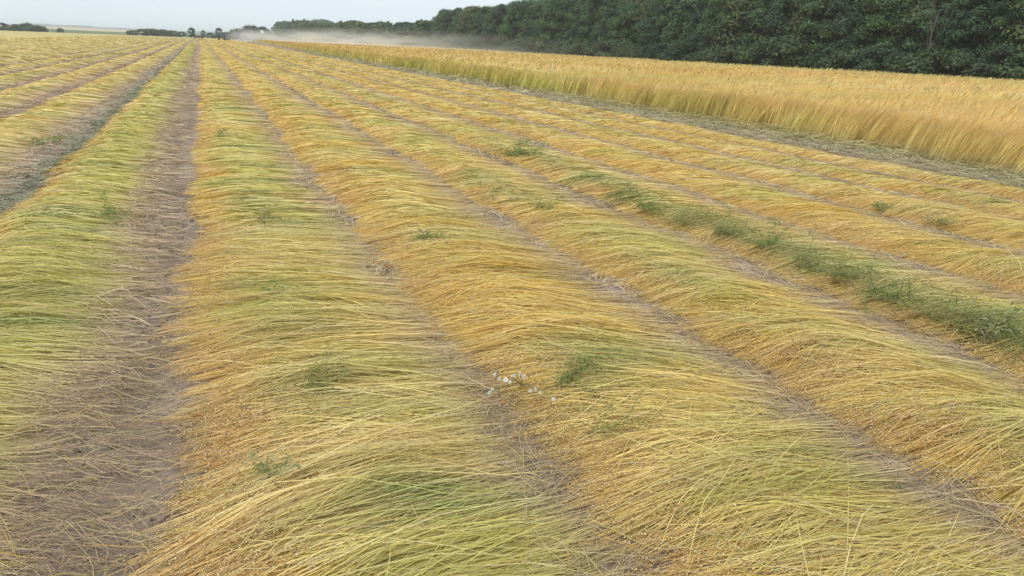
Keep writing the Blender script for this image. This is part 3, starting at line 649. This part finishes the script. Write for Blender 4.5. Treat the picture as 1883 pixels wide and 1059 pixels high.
cb = bm_obj('cab', M_GLASS, e, lambda b_: bx(b_, -.75, .75, -.95, .55, 1.05, 2.55, .88, .9), .05)
bm_obj('roof', M_CREAM, cb, lambda b_: bx(b_, -.78, .78, -1.0, .6, 2.55, 2.72, .92, .92), .05)
for sx in (-1, 1):
    bm_obj('mudguard', M_BLUE, e, lambda b_: bx(b_, sx*.95 - .3, sx*.95 + .3, -1.3, .1, 1.55, 1.70, 1, .6), .04)
    wheel(e, (sx*.95, -.6, .82), .82, .5); wheel(e, (sx*.85, 1.9, .55), .55, .34)
bm_obj('exhaust', M_STEEL, e, lambda b_: bmesh.ops.create_cone(b_, cap_ends=True, segments=8, radius1=.05, radius2=.05, depth=1.2, matrix=Matrix.Translation((.25, 1.6, 2.1))), 0)
im = bm_obj('pulling_head', M_RED, e, lambda b_: (bx(b_, .9, 2.6, -3.4, -1.6, .35, .95, 1, .7), bx(b_, -.2, 1.0, -2.6, -2.2, .55, .75)), .05)
bm_obj('belt_guard', M_STEEL, im, lambda b_: bx(b_, 1.0, 2.5, -4.0, -3.42, .3, 1.15, .9, .5), .04)
wheel(im, (.4, -3.1, .4), .4, .25)
bX, bY = col_at(365, 300), 300.0
e = empty('farm_trailer', (bX, bY, 0)); tag(e, 'low rust-red farm trailer at the end of the rows, left of the tractor', 'trailer')
bm_obj('deck', M_RED, e, lambda b_: bx(b_, -1.35, 1.35, -2, 2, .55, .75), .03)
bm_obj('side_board', M_RED, e, lambda b_: (bx(b_, -1.35, 1.35, -2.0, -1.92, .752, 1.25),), .01)
bm_obj('side_board', M_RED, e, lambda b_: (bx(b_, -1.35, 1.35, 1.92, 2.0, .752, 1.25),), .01)
bm_obj('drawbar', M_STEEL, e, lambda b_: bx(b_, -.08, .08, 2.02, 3.6, .45, .57), .01)
for sx in (-1, 1):
    for q in (-1, 1): wheel(e, (sx*1.05, q*.9, .38), .38, .25)

# ------------------------------------------------------------------ weeds among the flax
def weed(px, py, label, h=.25, nst=5, c=(.10, .16, .075), spread_=.6, lean=(1, 0), lsz=.02, zoff=.1, per=26):
    c = (2.2*c[0], 1.7*c[1], 1.15*c[2]); per *= 3; lsz *= .8
    p = ground_pt(px, py, zoff); root = empty('weed_plant', (p.x, p.y, p.z - .05)); st, lf = [], []
    for q in range(nst):
        d = np.array([lean[0] + random.gauss(0, spread_), lean[1] + random.gauss(0, spread_), random.uniform(.05, .45)])
        pts, rd = limb((random.gauss(0, .03), random.gauss(0, .05), 0), d, h*random.uniform(.6, 1.2), .0028, 6, .22, -.25); st.append(tube_path(pts, rd, 4))
        a = np.array(pts); t = rng.random(per)*5.5 + .4; i0 = np.minimum(t.astype(int), 5); f = (t - i0)[:, None]
        P = a[i0]*(1 - f) + a[i0 + 1]*f + rng.normal(0, lsz*2.0, (per, 3))*np.array([1, 1, .6]); N = rng.normal(0, .6, (per, 3)) + np.array([0, 0, 1])
        C = np.array(c)*(.6 + .8*rng.random((per, 1))); lf.append(leaves(P, N, lsz*(.5 + .9*rng.random(per)), C, .28))
    v = join(st); sm = mesh_np('stem', v[0], v[1], np.tile(np.array(c)*1.4, (len(v[0]), 1))); link('stem', sm, M_WEED, root)
    link('foliage', mesh_np('foliage', *join(lf), smooth=False), M_WEED, root, 'stuff'); tag(root, label, 'weed', 'green weeds lying among the cut flax'); return root
BG = (.13, .18, .115)
weed(505, 850, 'blue-green weed tuft lying near the lower left, in the swath beside the bare soil', .26, 11, BG, .5, (.1, -.6), .016, .1, 34)
weed(560, 690, 'grey-green weed patch above the middle of the nearest swath', .26, 9, (.14, .18, .09), .5, (.9, .1), .014, .14, 30)
weed(515, 532, 'small dark green weed right of the bare strip, halfway up', .13, 5, (.07, .13, .05), .7, (.3, 0), .016, .12, 16)
weed(470, 405, 'dull green weed clump on the nearest swath, farther along', .4, 9, (.13, .16, .09), .6, (.8, .1), .02, .12, 30)
weed(410, 268, 'small green weed on the nearest swath, far along the bare strip', .4, 6, (.12, .17, .08), .6, (.8, 0), .03, .1, 20)
weed(1045, 690, 'dark green weed beside the white seed tufts', .34, 6, (.09, .14, .06), .5, (.9, .2), .014, .16, 34)
weed(1110, 770, 'dark green weed lying below the white seed tufts', .36, 4, (.10, .14, .055), .5, (.9, .3), .012, .17, 26)
weed(760, 430, 'green weed patch on the second swath, mid distance', .4, 8, (.12, .17, .08), .6, (.8, 0), .022, .15, 26)
weed(940, 280, 'bushy green weed standing up on the third swath, far right of the strip', .6, 12, (.11, .17, .08), .6, (.5, .1), .035, .12, 30)
weed(1000, 378, 'green weed patch on the third swath', .4, 9, (.12, .17, .08), .6, (.6, .1), .024, .15, 26)
weed(905, 372, 'thin upright green weed in the gap of the second swath', .34, 3, (.10, .16, .07), .12, (0, 0), .02, .03, 16)
for q, (x, y) in enumerate([(1130, 352), (1185, 375), (1240, 395), (1320, 412), (1400, 440), (1470, 468), (1540, 500), (1620, 530), (1700, 560), (1780, 590), (1850, 600)]):
    weed(x, y, '%s dark green weed of the long weedy stretch, counted from its far end' % ORD[q], .42, 13, [(.11, .15, .075), (.09, .14, .06), (.13, .17, .09)][q % 3], .7, (.5, -.2), .015, .17, 34)
weed(1860, 590, 'pale blue-green leafy weed at the near end of the weedy stretch', .22, 7, (.15, .20, .15), .8, (0, 0), .026, .2, 18)
weed(1720, 398, 'dull green weed tuft on the swath beyond the weedy stretch', .35, 8, (.14, .18, .10), .7, (.5, 0), .018, .15, 24)
weed(1620, 372, 'small green weed on the far right swath below the standing flax', .3, 6, (.12, .17, .08), .7, (.5, 0), .022, .14, 20)
weed(395, 250, 'low green weed on the near swath close to the strip', .3, 5, (.12, .17, .08), .7, (.5, 0), .03, .1, 16)
weed(195, 385, 'dark green weed on the lime swath left of the strip', .34, 6, (.08, .14, .05), .7, (1, .2), .02, .13, 22)
weed(75, 255, 'green leafy weed on the second swath left of the strip', .4, 7, (.10, .17, .06), .8, (.3, 0), .03, .12, 20)
weed(1660, 890, 'tiny green seedling on the litter at the lower right', .08, 4, (.07, .15, .07), .7, (0, 0), .016, .02, 10)
for q, (x, y) in enumerate([(1280, 138), (1362, 141), (1435, 148), (1797, 166), (1705, 170), (1515, 147)]):
    p = ground_pt(x, y, .72); r_ = weed(x, y + 2, 'thin dark weed poking out of the standing flax, %s from the left' % ORD[q], .55, 2, (.06, .09, .05), .1, (0, 0), .06, .6, 8)
# white fluffy seed tufts
p = ground_pt(935, 700, .1); e = empty('thistle_plant', (p.x, p.y, 0)); st = []
tp = []
for (x, y) in [(910, 688), (918, 697), (930, 699), (938, 703), (944, 691), (957, 688), (964, 693), (906, 716), (985, 716), (993, 722), (1018, 734), (900, 722), (975, 719)]:
    tp.append(ground_pt(x, y, .17))
n = 70; d = rng.normal(0, 1, (n, 3)); d /= np.linalg.norm(d, axis=1, keepdims=True)
V, F, C = leaves(d*.008, np.cross(d, rng.normal(0, 1, (n, 3))), np.full(n, .009), np.array([[.92, .90, .84]])*(.85 + .2*rng.random((n, 1))))
V2, F2, C2 = blobs(np.zeros((1, 3)), np.array([.0085]), np.full((1, 3), .8), ICO_V, np.concatenate([ICO_F, ICO_F[:, -1:]], 1)[:, :3])
tm = mesh_np('seed_tuft', V, F, C, False); tm.materials.append(M_WEED)
for q in tp:
    o = link('seed_tuft', tm, None, e); o.location = q - p + Vector((0, 0, .1)); o.scale = [random.uniform(.45, 1.0), random.uniform(.45, 1.0), random.uniform(.4, .9)]; o.rotation_euler = (random.random()*6, random.random()*6, 0)
    a = Vector(q) - p + Vector((0, 0, .1)); pts = [Vector((.10, .06, .04)).lerp(a, t) + Vector((0, 0, .02*math.sin(3.14*t))) for t in np.linspace(0, 1, 6)]
    v = tube_path(pts, np.full(6, .0016), 4); link('stem', mesh_np('stem', v[0], v[1], np.tile([.3, .33, .16], (len(v[0]), 1))), M_WEED, e)
tag(e, 'weed with white fluffy seed tufts at the edge of the second swath', 'weed')

# ------------------------------------------------------------------ dust and haze
def volume_mat(name, color, dens_node):
    m = bpy.data.materials.new(name); m.use_nodes = True; t = m.node_tree; t.nodes.clear()
    out = t.nodes.new('ShaderNodeOutputMaterial'); v = t.nodes.new('ShaderNodeVolumePrincipled'); v.inputs['Color'].default_value = (*color, 1)
    v.inputs['Anisotropy'].default_value = .0
    t.links.new(v.outputs[0], out.inputs['Volume']); dens_node(t, v); return m
def dust_density(peak, sc_=(.10, .10, .2)):
    def f(t, v):
        g = t.nodes.new('ShaderNodeTexCoord'); ln = t.nodes.new('ShaderNodeVectorMath'); ln.operation = 'LENGTH'
        fa = t.nodes.new('ShaderNodeMapRange'); fa.inputs[1].default_value = 1; fa.inputs[2].default_value = .15; fa.inputs[3].default_value = 0; fa.inputs[4].default_value = 1
        mpn = t.nodes.new('ShaderNodeMapping'); mpn.inputs['Scale'].default_value = (6, 1.6, 1.4)
        nz = t.nodes.new('ShaderNodeTexNoise'); nz.inputs['Scale'].default_value = 1.6; nz.inputs['Detail'].default_value = 4
        r = t.nodes.new('ShaderNodeMapRange'); r.inputs[1].default_value = .38; r.inputs[2].default_value = .70; r.inputs[3].default_value = .12; r.inputs[4].default_value = 1
        m1 = t.nodes.new('ShaderNodeMath'); m1.operation = 'MULTIPLY'; m2 = t.nodes.new('ShaderNodeMath'); m2.operation = 'MULTIPLY'; m2.inputs[1].default_value = peak
        t.links.new(g.outputs['Object'], ln.inputs[0]); t.links.new(ln.outputs['Value'], fa.inputs[0]); t.links.new(g.outputs['Object'], mpn.inputs[0]); t.links.new(mpn.outputs[0], nz.inputs['Vector'])
        sx = t.nodes.new('ShaderNodeSeparateXYZ'); al = t.nodes.new('ShaderNodeMapRange'); al.inputs[1].default_value = -.9; al.inputs[2].default_value = .8; al.inputs[3].default_value = 1.7; al.inputs[4].default_value = .3
        m3 = t.nodes.new('ShaderNodeMath'); m3.operation = 'MULTIPLY'
        t.links.new(g.outputs['Object'], sx.inputs[0]); t.links.new(sx.outputs[0], al.inputs[0]); t.links.new(fa.outputs[0], m3.inputs[0]); t.links.new(al.outputs[0], m3.inputs[1])
        t.links.new(nz.outputs[0], r.inputs[0]); t.links.new(m3.outputs[0], m1.inputs[0]); t.links.new(r.outputs[0], m1.inputs[1]); t.links.new(m1.outputs[0], m2.inputs[0]); t.links.new(m2.outputs[0], v.inputs['Density'])
    return f
def dust(a, b_, w_, h, zc, peak, label):
    a, b_ = Vector(a), Vector(b_); bm = bmesh.new(); bmesh.ops.create_icosphere(bm, subdivisions=3, radius=1); me = bpy.data.meshes.new('dust_cloud'); bm.to_mesh(me); bm.free()
    d = b_ - a; o = link('dust_cloud', me, volume_mat('dust', (.98, .965, .95), dust_density(peak))); o.location = (*((a + b_)/2), zc)
    o.rotation_euler.z = math.atan2(d.y, d.x); o.scale = (d.length/2, w_, h); tag(o, label, 'dust', kind='stuff'); return o
dust((8, 292), (61, 100), 11, 3.4, 1.2, .08, 'long pale dust cloud drifting from the tractor along the forest')
dust((8.2, 286), (22, 262), 5, 3.2, 1.4, .16, 'dense puff of dust right behind the tractor')
def even(t, v): v.inputs['Density'].default_value = .0003
bm = bmesh.new(); bx(bm, -2600, 2600, -60, 4200, -12, 24); me = bpy.data.meshes.new('haze'); bm.to_mesh(me); bm.free()
tag(link('haze', me, volume_mat('haze', (.90, .95, 1.0), even)), 'thin pale summer haze over the field', 'haze', kind='stuff')
print('TRIS', sum(sum(len(p.vertices) - 2 for p in m.polygons) if len(m.polygons) < 2000 else len(m.loops) - 2*len(m.polygons) for m in bpy.data.meshes))
